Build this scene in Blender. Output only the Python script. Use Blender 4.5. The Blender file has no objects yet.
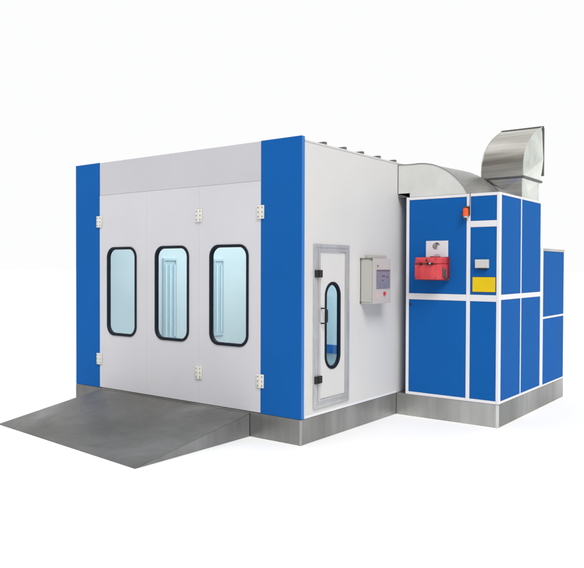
import bpy, bmesh, math
from mathutils import Vector, Matrix

scene = bpy.context.scene
C = scene.collection
PI = math.pi

# ------------------------------------------------------------------ materials
def nodes_of(m):
    m.use_nodes = True
    nt = m.node_tree
    return nt, nt.nodes["Principled BSDF"]

def noise(nt, scale, stretch=(1, 1, 1), detail=4, rough=.55, dist=0.0):
    tc = nt.nodes.new("ShaderNodeTexCoord")
    mp = nt.nodes.new("ShaderNodeMapping"); mp.inputs["Scale"].default_value = stretch
    n = nt.nodes.new("ShaderNodeTexNoise")
    n.inputs["Scale"].default_value = scale; n.inputs["Detail"].default_value = detail
    n.inputs["Roughness"].default_value = rough; n.inputs["Distortion"].default_value = dist
    nt.links.new(tc.outputs["Object"], mp.inputs["Vector"]); nt.links.new(mp.outputs[0], n.inputs["Vector"])
    return n

def ramp(nt, src, stops):
    r = nt.nodes.new("ShaderNodeValToRGB")
    e = r.color_ramp.elements
    while len(e) < len(stops): e.new(.5)
    for el, (p, c) in zip(e, stops):
        el.position = p; el.color = (*c, 1) if len(c) == 3 else c
    nt.links.new(src, r.inputs[0])
    return r

def mat(name, col, rough=.5, metal=0, spec=.5, var=.06, vscale=2.0, bump=0.0, bscale=1.5, stretch=(1, 1, 1), coat=0):
    m = bpy.data.materials.new(name); nt, b = nodes_of(m)
    b.inputs["Metallic"].default_value = metal
    b.inputs["Specular IOR Level"].default_value = spec
    b.inputs["Coat Weight"].default_value = coat
    n = noise(nt, vscale, stretch)
    lo = tuple(c * (1 - var) for c in col); hi = tuple(min(1, c * (1 + var)) for c in col)
    r = ramp(nt, n.outputs["Fac"], [(.3, lo), (.7, hi)])
    nt.links.new(r.outputs[0], b.inputs["Base Color"])
    rr = nt.nodes.new("ShaderNodeMapRange")
    rr.inputs["To Min"].default_value = rough * .85; rr.inputs["To Max"].default_value = rough * 1.15
    nt.links.new(n.outputs["Fac"], rr.inputs["Value"]); nt.links.new(rr.outputs[0], b.inputs["Roughness"])
    if bump:
        bn = noise(nt, bscale, (1, 1, 1), 2)
        bp = nt.nodes.new("ShaderNodeBump"); bp.inputs["Strength"].default_value = bump; bp.inputs["Distance"].default_value = .02
        nt.links.new(bn.outputs["Fac"], bp.inputs["Height"]); nt.links.new(bp.outputs[0], b.inputs["Normal"])
    return m

def metal_mat(name, lo, mid, hi, rough, metal, scale, stretch, fine=40, finestretch=(1, 1, 1), bump=.15, det=6):
    m = bpy.data.materials.new(name); nt, b = nodes_of(m)
    b.inputs["Metallic"].default_value = metal
    n = noise(nt, scale, stretch, det, .6, .6)
    r = ramp(nt, n.outputs["Fac"], [(.3, lo), (.5, mid), (.72, hi)])
    n2 = noise(nt, fine, finestretch, 3, .6)
    mx = nt.nodes.new("ShaderNodeMix"); mx.data_type = 'RGBA'; mx.blend_type = 'OVERLAY'; mx.inputs[0].default_value = .35
    r2 = ramp(nt, n2.outputs["Fac"], [(.3, (.36, .36, .36)), (.7, (.64, .64, .64))])
    nt.links.new(r.outputs[0], mx.inputs[6]); nt.links.new(r2.outputs[0], mx.inputs[7])
    nt.links.new(mx.outputs[2], b.inputs["Base Color"])
    rr = nt.nodes.new("ShaderNodeMapRange")
    rr.inputs["To Min"].default_value = rough - .1; rr.inputs["To Max"].default_value = rough + .12
    nt.links.new(n.outputs["Fac"], rr.inputs["Value"]); nt.links.new(rr.outputs[0], b.inputs["Roughness"])
    bp = nt.nodes.new("ShaderNodeBump"); bp.inputs["Strength"].default_value = bump; bp.inputs["Distance"].default_value = .01
    nt.links.new(n.outputs["Fac"], bp.inputs["Height"]); nt.links.new(bp.outputs[0], b.inputs["Normal"])
    return m

M = {}
M['door_grey'] = mat('grey_door_coating', (.57, .565, .595), .42, var=.035, vscale=.8, bump=.12, bscale=.9, spec=.35)
M['fascia_grey'] = mat('grey_fascia_coating', (.505, .50, .53), .42, var=.03, vscale=.9, bump=.12, bscale=.9, spec=.35)
M['wall_white'] = mat('off_white_wall_coating', (.605, .60, .59), .45, var=.03, vscale=.7, bump=.12, bscale=.8, spec=.35)
M['door_white'] = mat('white_door_coating', (.60, .595, .585), .42, var=.02, spec=.35)
M['trim_white'] = mat('white_trim', (.72, .715, .74), .4, var=.03, spec=.3)
M['blue'] = mat('blue_coating', (.0085, .102, .36), .6, var=.05, vscale=.7, bump=.10, bscale=1.2, spec=.03)
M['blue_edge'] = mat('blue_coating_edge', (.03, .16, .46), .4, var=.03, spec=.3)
M['gasket'] = mat('black_rubber', (.008, .012, .020), .55, var=.15, spec=.12)
M['black'] = mat('black_plastic', (.012, .012, .012), .45, var=.1, spec=.4)
M['hinge'] = mat('cream_hinge_plastic', (.66, .65, .60), .4, var=.02, spec=.4)
M['screw'] = mat('screw_metal', (.27, .25, .21), .4, metal=.6, var=.1)
M['alu'] = metal_mat('brushed_aluminium', (.46, .46, .465), (.54, .54, .545), (.62, .62, .625), .42, .6, 2, (1, 1, .3), 60, (1, 1, .1), .03)
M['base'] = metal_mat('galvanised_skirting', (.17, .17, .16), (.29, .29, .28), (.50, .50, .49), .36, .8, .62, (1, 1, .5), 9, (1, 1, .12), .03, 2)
M['base_light'] = metal_mat('pale_galvanised_skirting', (.31, .31, .295), (.43, .43, .415), (.55, .55, .54), .38, .75, .9, (1, 1, .5), 9, (1, 1, .12), .03, 2)
M['galv'] = metal_mat('galvanised_sheet', (.17, .15, .115), (.44, .42, .375), (.70, .68, .64), .30, .9, 1.5, (.12, 1.0, 2.3), 7, (.3, 1, 2), .06, 3)
M['galv_barrel'] = metal_mat('grey_galvanised_sheet', (.21, .21, .20), (.30, .30, .29), (.42, .42, .41), .38, .8, 1.3, (1.5, .4, 1.5), 30, (1, .3, 1), .08)
M['galv_pale'] = metal_mat('pale_galvanised_sheet', (.42, .45, .41), (.62, .65, .60), (.78, .81, .76), .30, .75, 1.4, (1, 1, 1), 24, (1, 1, 1), .08)
M['duct_face'] = metal_mat('pale_duct_face', (.60, .605, .585), (.63, .635, .615), (.66, .665, .645), .5, .15, 1.2, (1, 1, 1), 3, (1, 1, 1), .03)
M['dark_steel'] = mat('dark_steel', (.12, .12, .12), .45, metal=.6, var=.2, vscale=8)
M['roof_dark'] = mat('grey_painted_steel', (.16, .16, .16), .5, metal=.3, var=.1)
M['control_beige'] = mat('warm_grey_box_coating', (.46, .45, .42), .45, var=.02, spec=.3)
M['control_pink'] = mat('pale_box_door_coating', (.46, .435, .43), .45, var=.03, spec=.3)
M['screen'] = mat('grey_violet_screen', (.20, .20, .26), .3, var=.12, vscale=9)
M['screen_dark'] = mat('dark_screen_mark', (.10, .10, .15), .3)
M['pinklabel'] = mat('pink_label', (.68, .42, .42), .5)
M['red_button'] = mat('red_button', (.60, .02, .05), .35)
M['burner_red'] = mat('faded_red_cover', (.62, .06, .07), .4, var=.16, vscale=5, stretch=(3, 1, .5), bump=.1, bscale=6)
M['burner_dark'] = mat('dark_red_trim', (.20, .012, .02), .45, var=.1)
M['cover_grey'] = mat('grey_control_knob', (.5, .42, .43), .4)
M['paper'] = mat('white_paper', (.66, .66, .70), .7, var=.02, spec=.2)
M['ink'] = mat('grey_ink', (.22, .23, .23), .7, var=.25, vscale=30, spec=.2)
M['yellow'] = mat('yellow_sign_vinyl', (.72, .50, .004), .45, var=.05, vscale=4, spec=.25)
M['olive'] = mat('dark_sign_edge', (.05, .09, .12), .5)
M['orange'] = mat('orange_lamp_cover', (.85, .10, .015), .35, var=.12, vscale=12)
M['brass'] = mat('brown_bracket', (.12, .07, .03), .45, metal=.5, var=.2)
M['lightgrey'] = mat('pale_switch_plastic', (.56, .55, .53), .45, var=.03)
M['inner_white'] = mat('interior_white_panel', (.80, .80, .80), .5, var=.01)
M['inner_floor'] = mat('interior_grating', (.30, .31, .31), .6, var=.15, vscale=6)
M['fixture'] = mat('light_fixture_frame', (.62, .70, .73), .45, var=.04)

# steel ramp: blotchy grey plate
m = bpy.data.materials.new('ramp_plate'); nt, b = nodes_of(m)
n1 = noise(nt, .62, (1, 1, 1), 6, .55, .7); n2 = noise(nt, 3.0, (1, 1.6, 1), 6, .65, .8); n3 = noise(nt, 60, (1, 1, 1), 2)
r1 = ramp(nt, n1.outputs[0], [(.32, (.115, .114, .106)), (.52, (.165, .163, .158)), (.70, (.245, .242, .250))])
r2 = ramp(nt, n2.outputs[0], [(.3, (.40, .40, .40)), (.7, (.60, .60, .60))])
r3 = ramp(nt, n3.outputs[0], [(.3, (.46, .46, .46)), (.7, (.54, .54, .54))])
def overlay(a, c, f):
    mx = nt.nodes.new("ShaderNodeMix"); mx.data_type = 'RGBA'; mx.blend_type = 'OVERLAY'; mx.inputs[0].default_value = f
    nt.links.new(a, mx.inputs[6]); nt.links.new(c, mx.inputs[7]); return mx.outputs[2]
nt.links.new(overlay(overlay(r1.outputs[0], r2.outputs[0], .6), r3.outputs[0], .5), b.inputs["Base Color"])
b.inputs["Roughness"].default_value = .5; b.inputs["Metallic"].default_value = .4; b.inputs["Specular IOR Level"].default_value = .3
M['ramp'] = m
M['ramp_side'] = metal_mat('ramp_side_plate', (.16, .16, .155), (.22, .22, .22), (.30, .30, .30), .5, .5, .9, (1, 1, .6), 12, (1, 1, .3), .02, 2)

# white studio floor
m = bpy.data.materials.new('white_floor'); nt, b = nodes_of(m)
n1 = noise(nt, .08, (1, 1, 1), 2)
r1 = ramp(nt, n1.outputs[0], [(.3, (.90, .90, .90)), (.7, (.91, .91, .91))])
nt.links.new(r1.outputs[0], b.inputs["Base Color"]); b.inputs["Roughness"].default_value = .9; b.inputs["Specular IOR Level"].default_value = .1
M['floor'] = m

def glass(name, tint):
    m = bpy.data.materials.new(name); m.use_nodes = True; nt = m.node_tree; nt.nodes.clear()
    o = nt.nodes.new("ShaderNodeOutputMaterial"); t = nt.nodes.new("ShaderNodeBsdfTransparent"); t.inputs[0].default_value = (*tint, 1)
    g = nt.nodes.new("ShaderNodeBsdfGlossy"); g.inputs["Roughness"].default_value = .04
    lw = nt.nodes.new("ShaderNodeLayerWeight"); lw.inputs[0].default_value = .5
    pw = nt.nodes.new("ShaderNodeMath"); pw.operation = 'POWER'; pw.inputs[1].default_value = 5
    f = nt.nodes.new("ShaderNodeMapRange"); f.inputs["To Min"].default_value = .05; f.inputs["To Max"].default_value = 1
    nt.links.new(lw.outputs["Facing"], pw.inputs[0]); nt.links.new(pw.outputs[0], f.inputs["Value"])
    mx = nt.nodes.new("ShaderNodeMixShader")
    nt.links.new(f.outputs[0], mx.inputs[0]); nt.links.new(t.outputs[0], mx.inputs[1]); nt.links.new(g.outputs[0], mx.inputs[2])
    nt.links.new(mx.outputs[0], o.inputs[0]); return m
M['glass'] = glass('pale_cyan_glass', (.74, .93, .98))
M['glass_blue'] = glass('sky_blue_glass', (.58, .84, .96))
m = bpy.data.materials.new('lit_ceiling_diffuser'); nt, b = nodes_of(m)
b.inputs["Base Color"].default_value = (.8, .8, .8, 1)
b.inputs["Emission Color"].default_value = (.93, .98, 1, 1); b.inputs["Emission Strength"].default_value = 2.75
M['diffuser'] = m
m = bpy.data.materials.new('lit_tube'); nt, b = nodes_of(m)
b.inputs["Base Color"].default_value = (.8, .85, .9, 1)
b.inputs["Emission Color"].default_value = (.9, .97, 1, 1); b.inputs["Emission Strength"].default_value = .12
M['tube'] = m

# ------------------------------------------------------------------ mesh helpers
def box(bm, x0, x1, y0, y1, z0, z1, bev=0.0):
    vs = [bm.verts.new((x, y, z)) for x in (x0, x1) for y in (y0, y1) for z in (z0, z1)]
    F = [(0, 1, 3, 2), (4, 6, 7, 5), (0, 4, 5, 1), (2, 3, 7, 6), (0, 2, 6, 4), (1, 5, 7, 3)]
    fs = [bm.faces.new([vs[i] for i in f]) for f in F]
    if bev:
        es = list({e for f in fs for e in f.edges})
        bmesh.ops.bevel(bm, geom=es, offset=bev, segments=2, affect='EDGES', profile=.5)

def loft(bm, A, B, capA=True, capB=True):
    a = [bm.verts.new(p) for p in A]; b_ = [bm.verts.new(p) for p in B]; n = len(a)
    for i in range(n): bm.faces.new([a[i], a[(i + 1) % n], b_[(i + 1) % n], b_[i]])
    if capA: bm.faces.new(a[::-1])
    if capB: bm.faces.new(b_)

def cyl(bm, p0, p1, r, n=16, r1=None):
    p0, p1 = Vector(p0), Vector(p1); d = (p1 - p0).normalized(); u = d.orthogonal().normalized(); v = d.cross(u)
    if r1 is None: r1 = r
    ring = lambda p, q: [p + u * math.cos(2 * PI * i / n) * q + v * math.sin(2 * PI * i / n) * q for i in range(n)]
    loft(bm, ring(p0, r), ring(p1, r1))

def tube(bm, pts, r, n=8):
    for a, b_ in zip(pts, pts[1:]): cyl(bm, a, b_, r, n)
    for p in pts[1:-1]: bmesh.ops.create_uvsphere(bm, u_segments=8, v_segments=6, radius=r, matrix=Matrix.Translation(p))

def obj(name, bm, m, parent=None, smooth=False):
    bmesh.ops.recalc_face_normals(bm, faces=bm.faces)
    me = bpy.data.meshes.new(name); bm.to_mesh(me); bm.free()
    me.materials.append(M[m])
    if smooth:
        for p in me.polygons: p.use_smooth = True
        me.set_sharp_from_angle(angle=math.radians(35))
    o = bpy.data.objects.new(name, me); C.objects.link(o)
    if parent is not None:
        o.parent = parent
        o.matrix_parent_inverse = Matrix.Translation(-world_loc(parent))
    return o

def world_loc(o):
    v = Vector(o.location)
    return v if o.parent is None else Vector((0, 0, 0)) if o.type == 'MESH' else v

def tag(o, label, cat, group=None):
    o['label'] = label; o['category'] = cat
    if group: o['group'] = group
    return o

def thing(name, loc, label, cat, group=None):
    o = bpy.data.objects.new(name, None); C.objects.link(o); o.location = loc; o.empty_display_size = .2
    return tag(o, label, cat, group)

def B(name, m, parent, dims, bev=0.0):
    bm = bmesh.new(); box(bm, *dims[:6], dims[6] if len(dims) > 6 else bev); return obj(name, bm, m, parent)

def rrect(u0, u1, v0, v1, r, k=10):
    pts = []
    for cu, cv, a0 in ((u1 - r, v1 - r, 0), (u0 + r, v1 - r, 90), (u0 + r, v0 + r, 180), (u1 - r, v0 + r, 270)):
        for i in range(k + 1):
            a = math.radians(a0 + 90 * i / k); pts.append((cu + r * math.cos(a), cv + r * math.sin(a)))
    return pts

def on_front(d): return lambda p: (p[0], d, p[1])       # (u,v) -> a plane y = d
def on_side(d): return lambda p: (d, p[0], p[1])        # (u,v) -> a plane x = d

def plate_with_hole(bm, rect, inner, pl, d0, d1):
    """thick plate, rectangle outside, any closed outline as the hole"""
    u0, u1, v0, v1 = rect; n = len(inner)
    cu = sum(p[0] for p in inner) / n; cv = sum(p[1] for p in inner) / n
    out = []
    for p in inner:
        dx, dy = p[0] - cu, p[1] - cv
        t = min((u1 - cu) / dx if dx > 1e-9 else (u0 - cu) / dx if dx < -1e-9 else 1e9,
                (v1 - cv) / dy if dy > 1e-9 else (v0 - cv) / dy if dy < -1e-9 else 1e9)
        out.append([cu + dx * t, cv + dy * t])
    for c in ((u0, v0), (u1, v0), (u1, v1), (u0, v1)):
        i = min(range(n), key=lambda k: (out[k][0] - c[0]) ** 2 + (out[k][1] - c[1]) ** 2); out[i] = list(c)
    ring(bm, out, inner, pl, d0, d1)

def ring(bm, outer, inner, pl, d0, d1):
    n = len(outer)
    L = [[bm.verts.new(pl(d)(p)) for p in q] for d in (d0, d1) for q in (outer, inner)]
    o0, i0, o1, i1 = L
    for i in range(n):
        j = (i + 1) % n
        for q in ((o0[i], o0[j], i0[j], i0[i]), (o1[i], i1[i], i1[j], o1[j]), (o0[i], o1[i], o1[j], o0[j]), (i0[i], i0[j], i1[j], i1[i])):
            bm.faces.new(q)

# ------------------------------------------------------------------ setting
bm = bmesh.new()
s = 400
bm.faces.new([bm.verts.new(p) for p in ((-s, -s, 0), (s, -s, 0), (s, s, 0), (-s, s, 0))])
g = obj('floor', bm, 'floor'); g['kind'] = 'structure'

# ------------------------------------------------------------------ the booth
W, T, BZ, RZ, LEN = 4.23, 3.60, .30, 3.54, 5.50
XL, XR = -3.667, -.606           # door opening between the blue corner panels
booth = thing('spray_booth', (-W / 2, 0, 0), 'large grey paint spray booth with blue corner panels and three windowed front door leaves', 'spray booth')

# base skirting under the booth: sheet panels with folded joints
bm = bmesh.new()
box(bm, -W, 0, .0, LEN, 0.002, BZ, .004)
bs = obj('base', bm, 'base', booth)
bm = bmesh.new()
box(bm, -.018, .004, -.004, .02, .003, BZ - .002, .002)
obj('corner_strip', bm, 'base_light', booth)
B('base_joint', 'dark_steel', booth, (-.771, -.763, -.0035, .01, .003, BZ - .004))

# blue corner panels
bm = bmesh.new(); box(bm, -W, XL, 0, .06, BZ + .003, T, .003); obj('corner_panel', bm, 'blue', booth)
bm = bmesh.new(); box(bm, XR, 0, 0, .06, BZ + .003, T, .003); cpr = obj('corner_panel', bm, 'blue', booth)
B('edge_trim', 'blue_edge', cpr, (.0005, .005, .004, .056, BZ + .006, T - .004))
# fascia above the doors
B('fascia', 'fascia_grey', booth, (XL + .003, XR - .003, .004, .06, 3.122, T - .004, .003))
# inner lintel and threshold behind the doors
B('lintel', 'door_grey', booth, (XL, XR, .062, .10, 3.06, 3.54))
# threshold strip, dark
B('darkened_base_sheet', 'ramp', bs, (-W + .001, -3.60, -.003, .01, .004, BZ - .001))
B('threshold', 'dark_steel', booth, (XL + .004, XR - .004, .012, .058, BZ + .001, BZ + .012))

# side wall with the opening for the personnel door
DY0, DY1, DZ0, DZ1 = .30, .965, .44, 2.31
bm = bmesh.new()
ring(bm, [(LEN, RZ), (.0625, RZ), (.0625, BZ + .004), (LEN, BZ + .004)], [(DY1, DZ1), (DY0, DZ1), (DY0, DZ0), (DY1, DZ0)], on_side, 0.0, -.06)
obj('side_wall', bm, 'wall_white', booth)
# thin joints between sandwich panels + top edge flashing
bm = bmesh.new()
box(bm, -.05, .006, .064, LEN, RZ + .001, RZ + .022, .002)
obj('roof_flashing', bm, 'wall_white', booth)
for x in (-2.648, -1.641):
    B('seam_seal', 'door_grey', booth, (x - .0008, x + .0008, .0045, .05, BZ + .014, 3.115))
B('fascia_seal', 'cover_grey', booth, (XL + .006, XR - .006, .0065, .05, 3.1175, 3.1215))
B('bottom_trim', 'trim_white', booth, (.0005, .005, .064, 2.29, BZ + .004, BZ + .035, .0015))
# other walls and the roof
B('left_wall', 'inner_white', booth, (-W, -W + .06, .0625, LEN, BZ + .004, RZ))
B('rear_wall', 'inner_white', booth, (-W + .062, -.062, LEN - .06, LEN, BZ + .004, RZ))
B('roof', 'wall_white', booth, (-W + .062, -.062, .102, LEN - .062, RZ - .05, RZ - .002))
B('interior_floor', 'inner_floor', booth, (-W + .062, -.062, .062, LEN - .062, BZ + .001, BZ + .02))
B('skirting', 'blue_edge', booth, (-W + .064, -.064, LEN - .075, LEN - .0605, BZ + .022, .50))
B('ceiling_light', 'diffuser', booth, (-W + .5, -.5, .6, LEN - .5, RZ - .12, RZ - .055))
# wall light fixtures inside, seen through the windows
for (y0, y1, nt_) in ((1.70, 2.01, 3), (2.965, 3.215, 2), (4.2, 4.45, 2)):
    bm = bmesh.new(); x = -W + .061
    for (a, b_, c, d_) in ((y0, y1, 2.19, 2.23), (y0, y1, .81, .85), (y0, y0 + .02, .85, 2.19), (y1 - .02, y1, .85, 2.19)):
        box(bm, x, x + .03, a, b_, c, d_)
    box(bm, x, x + .006, y0 + .02, y1 - .02, .85, 2.19)
    fx = obj('light_fixture', bm, 'fixture', booth)
    for k in range(nt_):
        yy = y0 + (y1 - y0) * (k + .5) / nt_
        bm = bmesh.new(); cyl(bm, (x + .03, yy, .88), (x + .03, yy, 2.12), .013, 12)
        obj('lamp_tube', bm, 'tube', fx, True)

def hinge(parent, x, z, w=.11, h=.165, pl='f'):
    bm = bmesh.new(); g_ = .004
    box(bm, x - w / 2, x - g_, -.016, -.0005, z - h / 2, z + h / 2, .004)
    box(bm, x + g_, x + w / 2, -.016, -.0005, z - h / 2, z + h / 2, .004)
    cyl(bm, (x, -.012, z - h / 2), (x, -.012, z + h / 2), .011, 12)
    nf = len(bm.faces)
    for sx in (-1, 1):
        for k in (-1, 0, 1):
            cyl(bm, (x + sx * w * .29, -.0155, z + k * h * .33), (x + sx * w * .29, -.019, z + k * h * .33), .0095, 12, .008)
    bm.faces.ensure_lookup_table()
    for f in bm.faces[nf:]: f.material_index = 1
    o = obj('hinge', bm, 'hinge', parent, True); o.data.materials.append(M['screw']); return o

# three folding door leaves
leaves = [(XL + .003, -2.649, (-3.49, -2.853)), (-2.647, -1.642, (-2.474, -1.823)), (-1.640, XR - .003, (-1.451, -.798))]
leaf_objs = []
for (x0, x1, (w0, w1)) in leaves:
    r_out = rrect(w0 + .012, w1 - .012, 1.10, 2.348, .138)
    bm = bmesh.new(); plate_with_hole(bm, (x0, x1, BZ + .012, 3.117), r_out, on_front, .002, .032)
    lf = obj('door_leaf', bm, 'door_grey', booth); leaf_objs.append(lf)
    wn_o = rrect(w0, w1, 1.088, 2.36, .15)
    # gasket: a lip in front of the leaf, a sleeve through it
    bm = bmesh.new(); ring(bm, wn_o, rrect(w0 + .034, w1 - .034, 1.122, 2.326, .120), on_front, -.010, .0015)
    ring(bm, rrect(w0 + .014, w1 - .014, 1.102, 2.346, .136), rrect(w0 + .036, w1 - .036, 1.124, 2.324, .118), on_front, .0016, .034)
    ws = obj('window_gasket', bm, 'gasket', lf, True)
    bm = bmesh.new()
    a = [(p[0], .007, p[1]) for p in rrect(w0 + .040, w1 - .040, 1.128, 2.320, .116)]
    bm.faces.new([bm.verts.new(p) for p in a])
    obj('window_pane', bm, 'glass', lf)
for lf, x, z in ((leaf_objs[0], XL, 2.735), (leaf_objs[0], XL, .725), (leaf_objs[1], -1.641, 2.744), (leaf_objs[1], -1.641, .706),
                 (leaf_objs[2], XR, 2.742), (leaf_objs[2], XR, .697)):
    hinge(lf, x, z)

# personnel door in the side wall
pd = bmesh.new()
win = rrect(.485, .80, .842, 1.886, .1574, 12)
plate_with_hole(pd, (.362, .918, .492, 2.262), win, on_side, .010, -.012)
pdoor = obj('personnel_door', pd, 'door_white', booth)
def rect4(a, b_, c, d_): return [(a, c), (b_, c), (b_, d_), (a, d_)]
bm = bmesh.new()
ring(bm, rect4(.236, 1.012, .392, 2.356), rect4(.275, .975, .43, 2.318), on_side, .022, .0008)
ring(bm, rect4(.275, .975, .43, 2.318), rect4(.318, .945, .466, 2.286), on_side, .014, -.055)
ring(bm, rect4(.318, .945, .466, 2.286), rect4(.358, .922, .488, 2.266), on_side, .026, -.055)
obj('door_frame', bm, 'alu', booth)
bm = bmesh.new(); ring(bm, rrect(.471, .814, .828, 1.90, .171, 12), rrect(.506, .779, .863, 1.865, .136, 12), on_side, .018, .009)
ring(bm, rrect(.487, .798, .844, 1.884, .155, 12), rrect(.510, .775, .867, 1.861, .132, 12), on_side, .0088, -.014)
obj('window_gasket', bm, 'gasket', pdoor, True)
bm = bmesh.new(); bm.faces.new([bm.verts.new((.003, p[0], p[1])) for p in rrect(.508, .777, .865, 1.863, .134, 12)])
obj('window_pane', bm, 'glass_blue', pdoor)
for z in (2.001, .735):
    bm = bmesh.new(); box(bm, .023, .050, .236, .372, z - .045, z + .045, .006); cyl(bm, (.052, .30, z - .04), (.052, .30, z + .04), .014, 12)
    obj('hinge', bm, 'black', pdoor)
bm = bmesh.new()
tube(bm, [Vector((.011, .392, 1.585)), Vector((.072, .40, 1.585)), Vector((.085, .41, 1.565)), Vector((.085, .41, 1.425)), Vector((.072, .40, 1.405)), Vector((.011, .392, 1.405))], .0085, 10)
box(bm, .074, .094, .398, .424, 1.42, 1.57, .006)
obj('handle', bm, 'black', pdoor)

# roof beams lying across the roof, their ends at the edge
for y in (.467, .913, 1.335, 1.775, 2.215):
    bm = bmesh.new(); h = .033; w = .05; z0 = RZ + .0225
    box(bm, -W + .1, .004, y, y + w, z0, z0 + h, .003)
    obj('roof_beam', bm, 'roof_dark', booth)

# ------------------------------------------------------------------ entry ramp
rp = thing('entry_ramp', (-2.2, -.9, 0), 'mottled grey sloping ramp plate in front of the booth doors', 'ramp')
fl, fr, bl, br = (-3.80, -1.515), (-.795, -1.793), (-3.615, -.012), (-.772, -.012)
bm = bmesh.new(); tz = .286; e = .010
loft(bm, [(fl[0], fl[1], e), (fr[0], fr[1], e), (br[0], br[1], tz), (bl[0], bl[1], tz)],
     [(fl[0], fl[1], .002), (fr[0], fr[1], .002), (br[0], br[1], tz - .012), (bl[0], bl[1], tz - .012)])
obj('ramp_plate', bm, 'ramp', rp)
for a, c, dx in ((fl, bl, .01), (fr, br, -.01)):
    bm = bmesh.new()
    A = [(a[0], a[1] + .03, .002), (c[0], c[1], .002), (c[0], c[1], tz - .013), (a[0], a[1] + .03, .0045)]
    loft(bm, A, [(p[0] + dx, p[1], p[2]) for p in A]); obj('side_plate', bm, 'ramp_side', rp)

# ------------------------------------------------------------------ machine cabinet
L, X0, X1, YB, CT = 2.301, .144, 1.486, 3.975, 3.06
cab = thing('machine_cabinet', (.8, 3.1, 0), 'tall blue panelled machine cabinet with white frame beside the booth', 'machine cabinet')
cbb = B('base', 'base_light', cab, (.004, X1 - .004, L, YB, .002, BZ, .004))
B('darkened_base_sheet', 'base', cbb, (X1 - .003, X1, L + .022, YB, .003, BZ - .001))  # right side's darker reflection is put into the metal's colour
B('corner_strip', 'galv_pale', cab, (X1 - .03, X1 + .003, L - .003, L + .02, .004, BZ - .003))
bm = bmesh.new(); box(bm, X0 + .01, X1 - .012, L + .012, YB, BZ + .002, CT - .01)
obj('body', bm, 'blue', cab)
bm = bmesh.new()
F0, F1 = L, L + .011          # front members
zr0, zr1 = 1.637, 1.722
for (a, b_) in ((X0, .188), (1.036, 1.089), (1.448, 1.486)):
    box(bm, a, b_, F0, F1 if b_ < 1.4 else L + .075, BZ + .003, CT, .003)
for (a, b_) in ((.1885, 1.0355), (1.0895, 1.4475)):
    for (c, d_) in ((BZ + .003, .342), (zr0, zr1), (3.022, CT)):
        box(bm, a, b_, F0, F1, c, d_, .002)
box(bm, 1.0895, 1.4475, F0, F1, 2.615, 2.697, .002)
S0, S1 = X1 - .011, X1
for (c, d_) in ((BZ + .003, .335), (1.660, 1.728), (3.030, CT)):
    box(bm, S0, S1, L + .0755, YB, c, d_, .002)
for (c, d_) in ((.3355, 1.6595), (1.7285, 3.0295)):
    box(bm, S0, S1, 3.118, 3.150, c, d_, .002)
obj('frame', bm, 'trim_white', cab)
for (a, b_, c, d_) in ((.190, 1.034, .344, zr0 - .002), (1.091, 1.446, .344, zr0 - .002), (.190, 1.034, zr1 + .002, 3.020),
                       (1.091, 1.446, zr1 + .002, 2.613), (1.091, 1.446, 2.699, 3.020)):
    B('panel', 'blue', cab, (a, b_, L + .004, L + .0118, c, d_, .0015))
for (a, b_) in ((L + .077, 3.1165), (3.1515, YB - .002)):
    for (c, d_) in ((.337, 1.658), (1.730, 3.028)):
        B('panel', 'blue', cab, (X1 - .0118, X1 - .004, a, b_, c, d_, .0015))
bm = bmesh.new(); cyl(bm, (.216, L + .006, 1.565), (.216, L - .012, 1.565), .012, 12); obj('latch', bm, 'black', cab)
# dark pieces between cabinet and booth
B('side_filler', 'roof_dark', cab, (.006, X0 - .001, L + .30, L + .34, BZ + .004, CT - .03))
B('gap_shadow', 'dark_steel', cab, (.012, X0 + .02, L + .02, L + .34, CT + .002, CT + .045))  # dark block paints in the shadow of the gap under the duct

# rear low cabinet
c2 = thing('machine_cabinet', (1.0, 4.6, 0), 'lower blue cabinet with white edges standing behind the tall one', 'machine cabinet')
Y2, T2 = 5.17, 2.375
B('base', 'base', c2, (.4, X1, YB + .002, Y2, .002, BZ, .004))
B('body', 'blue', c2, (.4, X1 - .012, YB + .004, Y2 - .002, BZ + .002, T2 - .01))
bm = bmesh.new()
box(bm, X1 - .011, X1, YB + .004, 4.105, BZ + .003, T2, .002)
for (c, d_) in ((BZ + .003, .328), (1.315, 1.345)):
    box(bm, X1 - .011, X1, 4.1055, Y2 - .002, c, d_, .001)
obj('frame', bm, 'trim_white', c2)
B('top_rail', 'base_light', c2, (.4, X1 + .004, 4.1055, Y2, 2.335, T2, .002))
for (c, d_) in ((.330, 1.313), (1.347, 2.333)):
    B('panel', 'blue', c2, (X1 - .0118, X1 - .004, 4.107, Y2 - .004, c, d_, .0015))

# ------------------------------------------------------------------ curved air duct over the cabinet
dt = thing('air_duct', (.5, 2.8, CT), 'pale duct with curved grey top joining booth and tall cabinet', 'duct')
prof = [(.008, 3.122), (.008, 3.525), (.118, 3.519), (.227, 3.516), (.319, 3.519), (.425, 3.511), (.53, 3.490), (.60, 3.466), (.649, 3.443), (.725, 3.402), (.795, 3.354), (.87, 3.290), (.939, 3.216), (.99, 3.150), (1.039, 3.064), (.19, 3.064), (.19, 3.122)]
ya, yb = L + .012, 3.235
A = [(x, ya, z) for x, z in prof]; Bk = [(x + .13 * max(0, x) / 1.04 * (1 if z > 3.07 or x > .5 else 0), yb, z + (.012 if z > 3.2 else 0)) for x, z in prof]
bm = bmesh.new(); loft(bm, A, Bk, False, False); obj('curved_top', bm, 'galv_barrel', dt, True)
bm = bmesh.new(); fv = [bm.verts.new((x, ya - .001, z)) for x, z in prof]; gv = [bm.verts.new((x, ya + .004, z - .0)) for x, z in prof]
bm.faces.new(fv); bm.faces.new(gv[::-1])
for i in range(len(fv)):
    j = (i + 1) % len(fv); bm.faces.new([fv[i], fv[j], gv[j], gv[i]])
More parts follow.
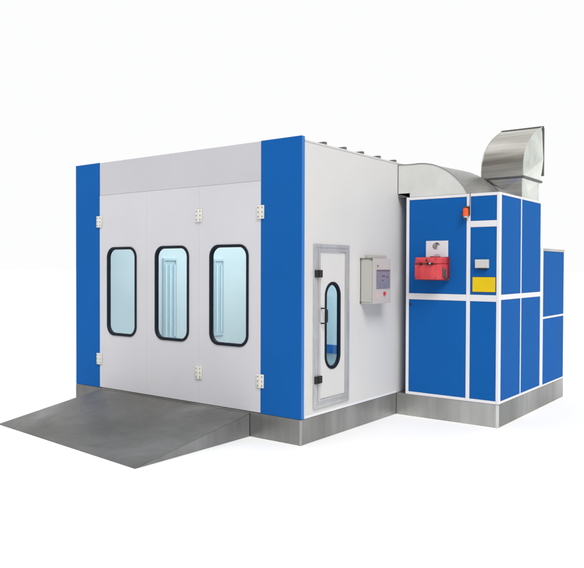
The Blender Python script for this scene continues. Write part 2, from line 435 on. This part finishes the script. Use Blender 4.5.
bmesh.ops.triangulate(bm, faces=[f for f in bm.faces if len(f.verts) > 4])
obj('front_face', bm, 'duct_face', dt)
bm = bmesh.new(); bm.faces.new([bm.verts.new(p) for p in Bk]); bmesh.ops.triangulate(bm, faces=bm.faces); obj('rear_face', bm, 'galv_barrel', dt)
bm = bmesh.new()
top = prof[1:15]
for (a, b_) in zip(top, top[1:]):
    loft(bm, [(a[0], ya - .008, a[1] + .001), (b_[0], ya - .008, b_[1] + .001), (b_[0], ya - .008, b_[1] + .010), (a[0], ya - .008, a[1] + .010)],
         [(a[0], ya + .012, a[1] + .001), (b_[0], ya + .012, b_[1] + .001), (b_[0], ya + .012, b_[1] + .010), (a[0], ya + .012, a[1] + .010)])
obj('edge_strip', bm, 'galv_barrel', dt)
B('wall_flange', 'dark_steel', dt, (.001, .009, ya - .006, ya + .02, 3.125, 3.52))

# ------------------------------------------------------------------ exhaust elbow
el = thing('exhaust_elbow', (1.15, 3.64, CT), 'tall galvanised square duct elbow rising from the cabinet roof', 'exhaust duct')
ex0, ex1 = .850, 1.456
outer = [(3.262, 3.372), (3.262, 3.47), (3.275, 3.585), (3.310, 3.675), (3.375, 3.765), (3.465, 3.855), (3.585, 3.945), (3.71, 4.020), (3.847, 4.085), (3.96, 4.135), (4.085, 4.180)]
inner = [(4.030, 3.372), (4.032, 3.385), (4.036, 3.40), (4.041, 3.415), (4.047, 3.43), (4.054, 3.445), (4.062, 3.455), (4.070, 3.465), (4.078, 3.472), (4.083, 3.478), (4.088, 3.484)]
n = len(outer)
bm = bmesh.new()
o0 = [bm.verts.new((ex0, y, z)) for y, z in outer]; o1 = [bm.verts.new((ex1, y, z)) for y, z in outer]
for i in range(n - 1): bm.faces.new([o0[i], o0[i + 1], o1[i + 1], o1[i]])
r = bmesh.ops.extrude_face_region(bm, geom=list(bm.faces))
for v in [v for v in r['geom'] if isinstance(v, bmesh.types.BMVert)]: v.co.y += .006; v.co.z -= .004
obj('curved_back', bm, 'galv', el, True)
bm = bmesh.new()
i0 = [bm.verts.new((ex0, y, z)) for y, z in inner]; i1 = [bm.verts.new((ex1, y, z)) for y, z in inner]
for i in range(n - 1): bm.faces.new([i0[i], i1[i], i1[i + 1], i0[i + 1]])
obj('throat', bm, 'galv', el, True)
for x, sgn in ((ex0 + .002, -1), (ex1 - .002, 1)):
    bm = bmesh.new()
    # side cheek, cross-broken: a creased sheet with a low ridge in the middle
    O = [bm.verts.new((x, y, z)) for y, z in outer]; I = [bm.verts.new((x, y, z)) for y, z in inner]
    c = bm.verts.new((x + sgn * .10, 3.84, 3.66))
    loop = O + I[::-1]
    for k in range(len(loop)):
        bm.faces.new([loop[k], loop[(k + 1) % len(loop)], c])
    obj('cheek', bm, 'galv_pale', el)
# seam lips along curved edges
for x in (ex0 - .002, ex1):
    bm = bmesh.new()
    for (a, b_) in zip(outer, outer[1:]):
        loft(bm, [(x - .004, a[0] - .004, a[1] + .004), (x + .006, a[0] - .004, a[1] + .004), (x + .006, a[0] + .006, a[1] - .006), (x - .004, a[0] + .006, a[1] - .006)],
             [(x - .004, b_[0] - .004, b_[1] + .004), (x + .006, b_[0] - .004, b_[1] + .004), (x + .006, b_[0] + .006, b_[1] - .006), (x - .004, b_[0] + .006, b_[1] - .006)])
    obj('seam', bm, 'galv_pale', el)
def flange_h(z0, z1, x0, x1, y0, y1, w):
    bm = bmesh.new()
    box(bm, x0, x1, y0, y0 + w, z0, z1, .002); box(bm, x0, x1, y1 - w, y1, z0, z1, .002)
    box(bm, x0, x0 + w, y0 + w, y1 - w, z0, z1, .002); box(bm, x1 - w, x1, y0 + w, y1 - w, z0, z1, .002); return bm
obj('base_flange', flange_h(3.342, 3.372, ex0 - .022, ex1 + .022, 3.240, 4.052, .05), 'dark_steel', el)
bm = bmesh.new(); ya2, yb2 = 4.087, 4.125
for (a, b_, c, d_) in ((ex0 - .022, ex1 + .018, 4.165, 4.196), (ex0 - .022, ex1 + .024, 3.455, 3.50), (ex0 - .022, ex0 + .025, 3.5, 4.165), (ex1 - .02, ex1 + .024, 3.5, 4.165)):
    box(bm, a, b_, ya2, yb2, c, d_, .002)
obj('mouth_flange', bm, 'dark_steel', el)
# neck: four cross-broken sheets
bm = bmesh.new()
nx0, nx1, ny0, ny1, nz0, nz1 = .872, 1.440, 3.268, 4.010, CT - .009, 3.341
cs = [(nx0, ny0), (nx1, ny0), (nx1, ny1), (nx0, ny1)]
for k in range(4):
    a, b_ = cs[k], cs[(k + 1) % 4]; mx_, my_ = (a[0] + b_[0]) / 2, (a[1] + b_[1]) / 2
    nx_, ny_ = (b_[1] - a[1]), -(b_[0] - a[0]); ln = math.hypot(nx_, ny_)
    q = [bm.verts.new(p) for p in ((*a, nz0), (*b_, nz0), (*b_, nz1), (*a, nz1))]
    c = bm.verts.new((mx_ - nx_ / ln * .035, my_ - ny_ / ln * .035, (nz0 + nz1) / 2))
    for i in range(4): bm.faces.new([q[i], q[(i + 1) % 4], c])
nk = obj('neck', bm, 'galv_pale', el)
nk.data.materials.append(M['galv'])
for p in list(nk.data.polygons)[:4]: p.material_index = 1

# ------------------------------------------------------------------ control box on the side wall
cb = thing('control_box', (0, 1.54, 1.6), 'pale electrical control box with screen and red button on the side wall', 'control box')
B('body', 'control_beige', cb, (.002, .178, 1.313, 1.765, 1.604, 2.198, .004))
B('box_door', 'control_pink', cb, (.180, .198, 1.309, 1.767, 1.606, 2.196, .004))
B('side_cover', 'control_beige', cb, (.012, .168, 1.306, 1.3125, 1.63, 2.17, .002))
bm = bmesh.new()
box(bm, .002, .010, 1.304, 1.3125, 1.60, 2.205); box(bm, .0105, .178, 1.305, 1.3125, 2.190, 2.199)
for x, z in ((.008, 2.185), (.172, 2.185), (.008, 1.625)):
    cyl(bm, (x, 1.3125, z), (x, 1.295, z), .011, 10)
obj('mounting_strip', bm, 'roof_dark', cb)
scr = B('screen', 'screen', cb, (.1985, .203, 1.378, 1.735, 1.80, 2.05, .002))
bm = bmesh.new()
box(bm, .2032, .2042, 1.385, 1.728, 2.03, 2.045); box(bm, .2032, .2042, 1.52, 1.60, 1.955, 1.975); box(bm, .2032, .2042, 1.64, 1.68, 1.94, 1.96); box(bm, .2032, .2042, 1.52, 1.56, 1.90, 1.915)
obj('screen_marks', bm, 'screen_dark', scr)
bm = bmesh.new(); cyl(bm, (.1985, 1.585, 1.735), (.216, 1.585, 1.735), .024, 20); obj('button', bm, 'red_button', cb, True)
bm = bmesh.new(); box(bm, .1985, .200, 1.385, 1.44, 1.68, 1.745)
obj('box_label', bm, 'pinklabel', cb)
bm = bmesh.new(); cyl(bm, (.1985, 1.41, 2.10), (.208, 1.41, 2.10), .012, 12); obj('lock', bm, 'screw', cb)
B('cable_duct', 'control_beige', cb, (.002, .06, 1.42, 1.90, 2.202, 2.245, .004))

# ------------------------------------------------------------------ burner on the cabinet front
br_ = thing('burner', (.58, L - .11, 1.92), 'faded red burner housing with dark knobs on the blue cabinet', 'burner')
bx0, bx1, by = .386, .777, 2.082
bm = bmesh.new(); box(bm, bx0, bx1, by, L - .001, 1.918, 2.128, .014); obj('housing', bm, 'burner_red', br_, True)
bm = bmesh.new(); box(bm, bx0 + .002, bx1 - .002, by + .003, L - .001, 2.1295, 2.218, .016); obj('cover', bm, 'burner_red', br_, True)
bm = bmesh.new(); box(bm, bx0 - .003, bx1 - .06, by - .004, by + .012, 2.120, 2.137, .003)
obj('trim_strip', bm, 'burner_dark', br_)
for x, z in ((.405, 1.94), (.70, 1.94), (.405, 2.195), (.70, 2.195)):
    bm = bmesh.new(); cyl(bm, (x, by + .004, z), (x, by - .006, z), .007, 10); obj('bolt', bm, 'burner_dark', br_)
bm = bmesh.new(); box(bm, .36, .80, L - .012, L - .0005, 1.905, 2.225, .003); obj('mounting_plate', bm, 'burner_dark', br_)
for x, z, rr_, mm in ((.484, 2.128, .019, 'black'), (.587, 2.134, .020, 'black'), (.618, 2.136, .013, 'cover_grey'), (.648, 2.128, .018, 'black')):
    bm = bmesh.new(); cyl(bm, (x, by + .004, z), (x, by - .022, z), rr_, 16, rr_ * .85); obj('knob', bm, mm, br_, True)
bm = bmesh.new(); loft(bm, [(.548, by - .004, 2.168), (.576, by - .004, 2.168), (.562, by - .004, 2.20)], [(.548, by + .006, 2.168), (.576, by + .006, 2.168), (.562, by + .006, 2.20)]); obj('vent_mark', bm, 'black', br_)
bm = bmesh.new()
tube(bm, [Vector((.782, 2.13, 2.08)), Vector((.797, 2.14, 2.03)), Vector((.79, 2.17, 1.99)), Vector((.80, 2.19, 1.95)), Vector((.785, 2.25, 1.93)), Vector((.80, 2.285, 1.915))], .014, 8)
tube(bm, [Vector((.779, 2.20, 2.06)), Vector((.795, 2.20, 2.02)), Vector((.79, 2.16, 1.96))], .012, 8)
box(bm, .776, .800, 2.13, 2.20, 1.955, 2.05, .006)
obj('cable', bm, 'dark_steel', br_)
bm = bmesh.new()
cyl(bm, (.64, 2.19, 2.212), (.64, 2.19, 2.232), .07, 24); obj('cap', bm, 'burner_dark', br_, True)

# notice with an emblem
nt_ = thing('notice', (.61, L, 2.2), 'white paper notice with grey emblem above the red burner', 'notice')
B('sheet', 'paper', nt_, (.448, .775, L + .001, L + .0035, 2.19, 2.446))
bm = bmesh.new()
cx, cz, yy = .600, 2.372, L + .0003
def arc_band(a0, a1, r0, r1, ox=0, oz=0, k=14):
    pts = []
    for i in range(k + 1):
        a = math.radians(a0 + (a1 - a0) * i / k); t = math.sin(PI * i / k); rm = (r0 + r1) / 2; hw = (r1 - r0) / 2 * (.35 + .65 * t)
        pts.append((a, rm - hw, rm + hw))
    for (a, p, q), (b_, s_, t_) in zip(pts, pts[1:]):
        f = lambda an, rd: bm.verts.new((cx + ox + rd * math.cos(an), yy, cz + oz + rd * .9 * math.sin(an)))
        bm.faces.new([f(a, p), f(a, q), f(b_, t_), f(b_, s_)])
dv = [bm.verts.new((cx - .008 + .026 * math.cos(2 * PI * i / 28), L + .0008, cz - .006 + .024 * math.sin(2 * PI * i / 28))) for i in range(28)]
bm.faces.new(dv); obj('emblem_disc', bm, 'screw', nt_); bm = bmesh.new()
arc_band(50, 300, .034, .056); arc_band(-20, 170, .004, .034, .006, .010); arc_band(5, 100, .036, .056, .002, .004); arc_band(190, 345, .002, .020, .002, -.012)
obj('emblem', bm, 'ink', nt_); bm = bmesh.new()
bm.faces.new([bm.verts.new(p) for p in ((.565, yy, 2.247), (.655, yy, 2.247), (.64, yy, 2.257), (.58, yy, 2.257))])
obj('emblem_line', bm, 'ink', nt_)

# small white switch box and yellow sign
sb = thing('switch_box', (1.266, L, 2.06), 'small white switch box above the yellow sign', 'switch box')
B('body', 'lightgrey', sb, (1.171, 1.352, L - .045, L + .003, 2.075, 2.188, .006))
B('lid', 'lightgrey', sb, (1.178, 1.345, L - .052, L - .046, 2.082, 2.181, .003))
B('bottom_strip', 'black', sb, (1.205, 1.31, L - .036, L + .002, 2.053, 2.0745, .004))  # black strip along the bottom of the box
ys = thing('sign', (1.28, L, 1.85), 'plain yellow rectangular sign on the narrow upper blue panel', 'sign')
B('backing', 'olive', ys, (1.118, 1.443, L - .0005, L + .0035, 1.752, 1.962))
B('sign_face', 'yellow', ys, (1.126, 1.435, L - .004, L - .001, 1.764, 1.955, .001))

# orange warning beacon
bc = thing('beacon', (1.04, L - .03, 2.74), 'small orange warning beacon on the white cabinet post', 'warning light')
bm = bmesh.new(); cyl(bm, (1.043, L - .045, 2.765), (1.043, L - .045, 2.855), .040, 20, .036)
bmesh.ops.create_uvsphere(bm, u_segments=20, v_segments=10, radius=.036, matrix=Matrix.Translation((1.043, L - .045, 2.853)) @ Matrix.Scale(.5, 4, (0, 0, 1)))
obj('lamp_cover', bm, 'orange', bc, True)
bm = bmesh.new(); cyl(bm, (1.043, L - .045, 2.742), (1.043, L - .045, 2.764), .030, 16); obj('foot', bm, 'lightgrey', bc, True)
bm = bmesh.new()
box(bm, 1.010, 1.078, L - .06, L - .0008, 2.872, 2.888, .003); box(bm, 1.076, 1.086, L - .05, L - .0008, 2.77, 2.89, .002)
box(bm, .992, 1.004, L - .06, L - .02, 2.755, 2.80, .002); tube(bm, [Vector((1.043, L - .05, 2.742)), Vector((1.02, L - .04, 2.715)), Vector((1.055, L - .012, 2.71))], .005)
obj('bracket', bm, 'brass', bc)
# flexible thin conduit above beacon
bm = bmesh.new(); tube(bm, [Vector((1.084, L - .006, 2.89)), Vector((1.086, L - .006, 3.07))], .0035); obj('wire', bm, 'brass', bc)

# ------------------------------------------------------------------ camera
yaw, pitch, roll = .6439, .0164, -.0032
fwd = Vector((-math.sin(yaw) * math.cos(pitch), math.cos(yaw) * math.cos(pitch), -math.sin(pitch)))
rt = Vector((math.cos(yaw), math.sin(yaw), 0)); up = rt.cross(fwd)
rt2 = rt * math.cos(roll) - up * math.sin(roll); up2 = rt * math.sin(roll) + up * math.cos(roll)
cam = bpy.data.cameras.new('camera'); co = bpy.data.objects.new('camera', cam); C.objects.link(co)
co.matrix_world = Matrix(((rt2.x, up2.x, -fwd.x, 4.8167), (rt2.y, up2.y, -fwd.y, -6.5993), (rt2.z, up2.z, -fwd.z, 2.0677), (0, 0, 0, 1)))
cam.sensor_width = 36; cam.sensor_fit = 'HORIZONTAL'; cam.lens = 705.97 * 36 / 584
cam.shift_x = (292 - 291.78) / 584; cam.shift_y = (279.61 - 284) / 584
cam.clip_end = 2000; scene.camera = co

# ------------------------------------------------------------------ light: white studio backdrop, world darkened behind the camera for contrast in reflections
w = bpy.data.worlds.new("World"); scene.world = w; w.use_nodes = True; nt = w.node_tree
bg = nt.nodes["Background"]
tc = nt.nodes.new("ShaderNodeTexCoord"); dp = nt.nodes.new("ShaderNodeVectorMath"); dp.operation = 'DOT_PRODUCT'
vd = Vector((-math.sin(yaw), math.cos(yaw), .15)).normalized(); dp.inputs[1].default_value = vd
nt.links.new(tc.outputs["Generated"], dp.inputs[0])
mr = nt.nodes.new("ShaderNodeMapRange"); mr.interpolation_type = 'SMOOTHSTEP'
mr.inputs["From Min"].default_value = -.35; mr.inputs["From Max"].default_value = .45
nt.links.new(dp.outputs["Value"], mr.inputs["Value"])
mxc = nt.nodes.new("ShaderNodeMix"); mxc.data_type = 'RGBA'
mxc.inputs[6].default_value = (.45, .455, .47, 1); mxc.inputs[7].default_value = (.98, .982, .985, 1)
nt.links.new(mr.outputs[0], mxc.inputs[0]); nt.links.new(mxc.outputs[2], bg.inputs[0]); bg.inputs[1].default_value = 1

sun = bpy.data.lights.new('key_light', 'SUN'); so = bpy.data.objects.new('key_light', sun); C.objects.link(so)
az = math.radians(51); elv = math.radians(46)
ld = Vector((-math.sin(az) * math.cos(elv), math.cos(az) * math.cos(elv), -math.sin(elv)))
so.rotation_euler = ld.to_track_quat('-Z', 'Y').to_euler(); so.location = (8, -8, 9)
sun.energy = 2.6; sun.angle = math.radians(30); sun.color = (1, .985, .96)

scene.view_settings.view_transform = 'Standard'; scene.view_settings.look = 'None'
scene.view_settings.exposure = 0; scene.view_settings.gamma = 1
scene.cycles.max_bounces = 10; scene.cycles.transparent_max_bounces = 8
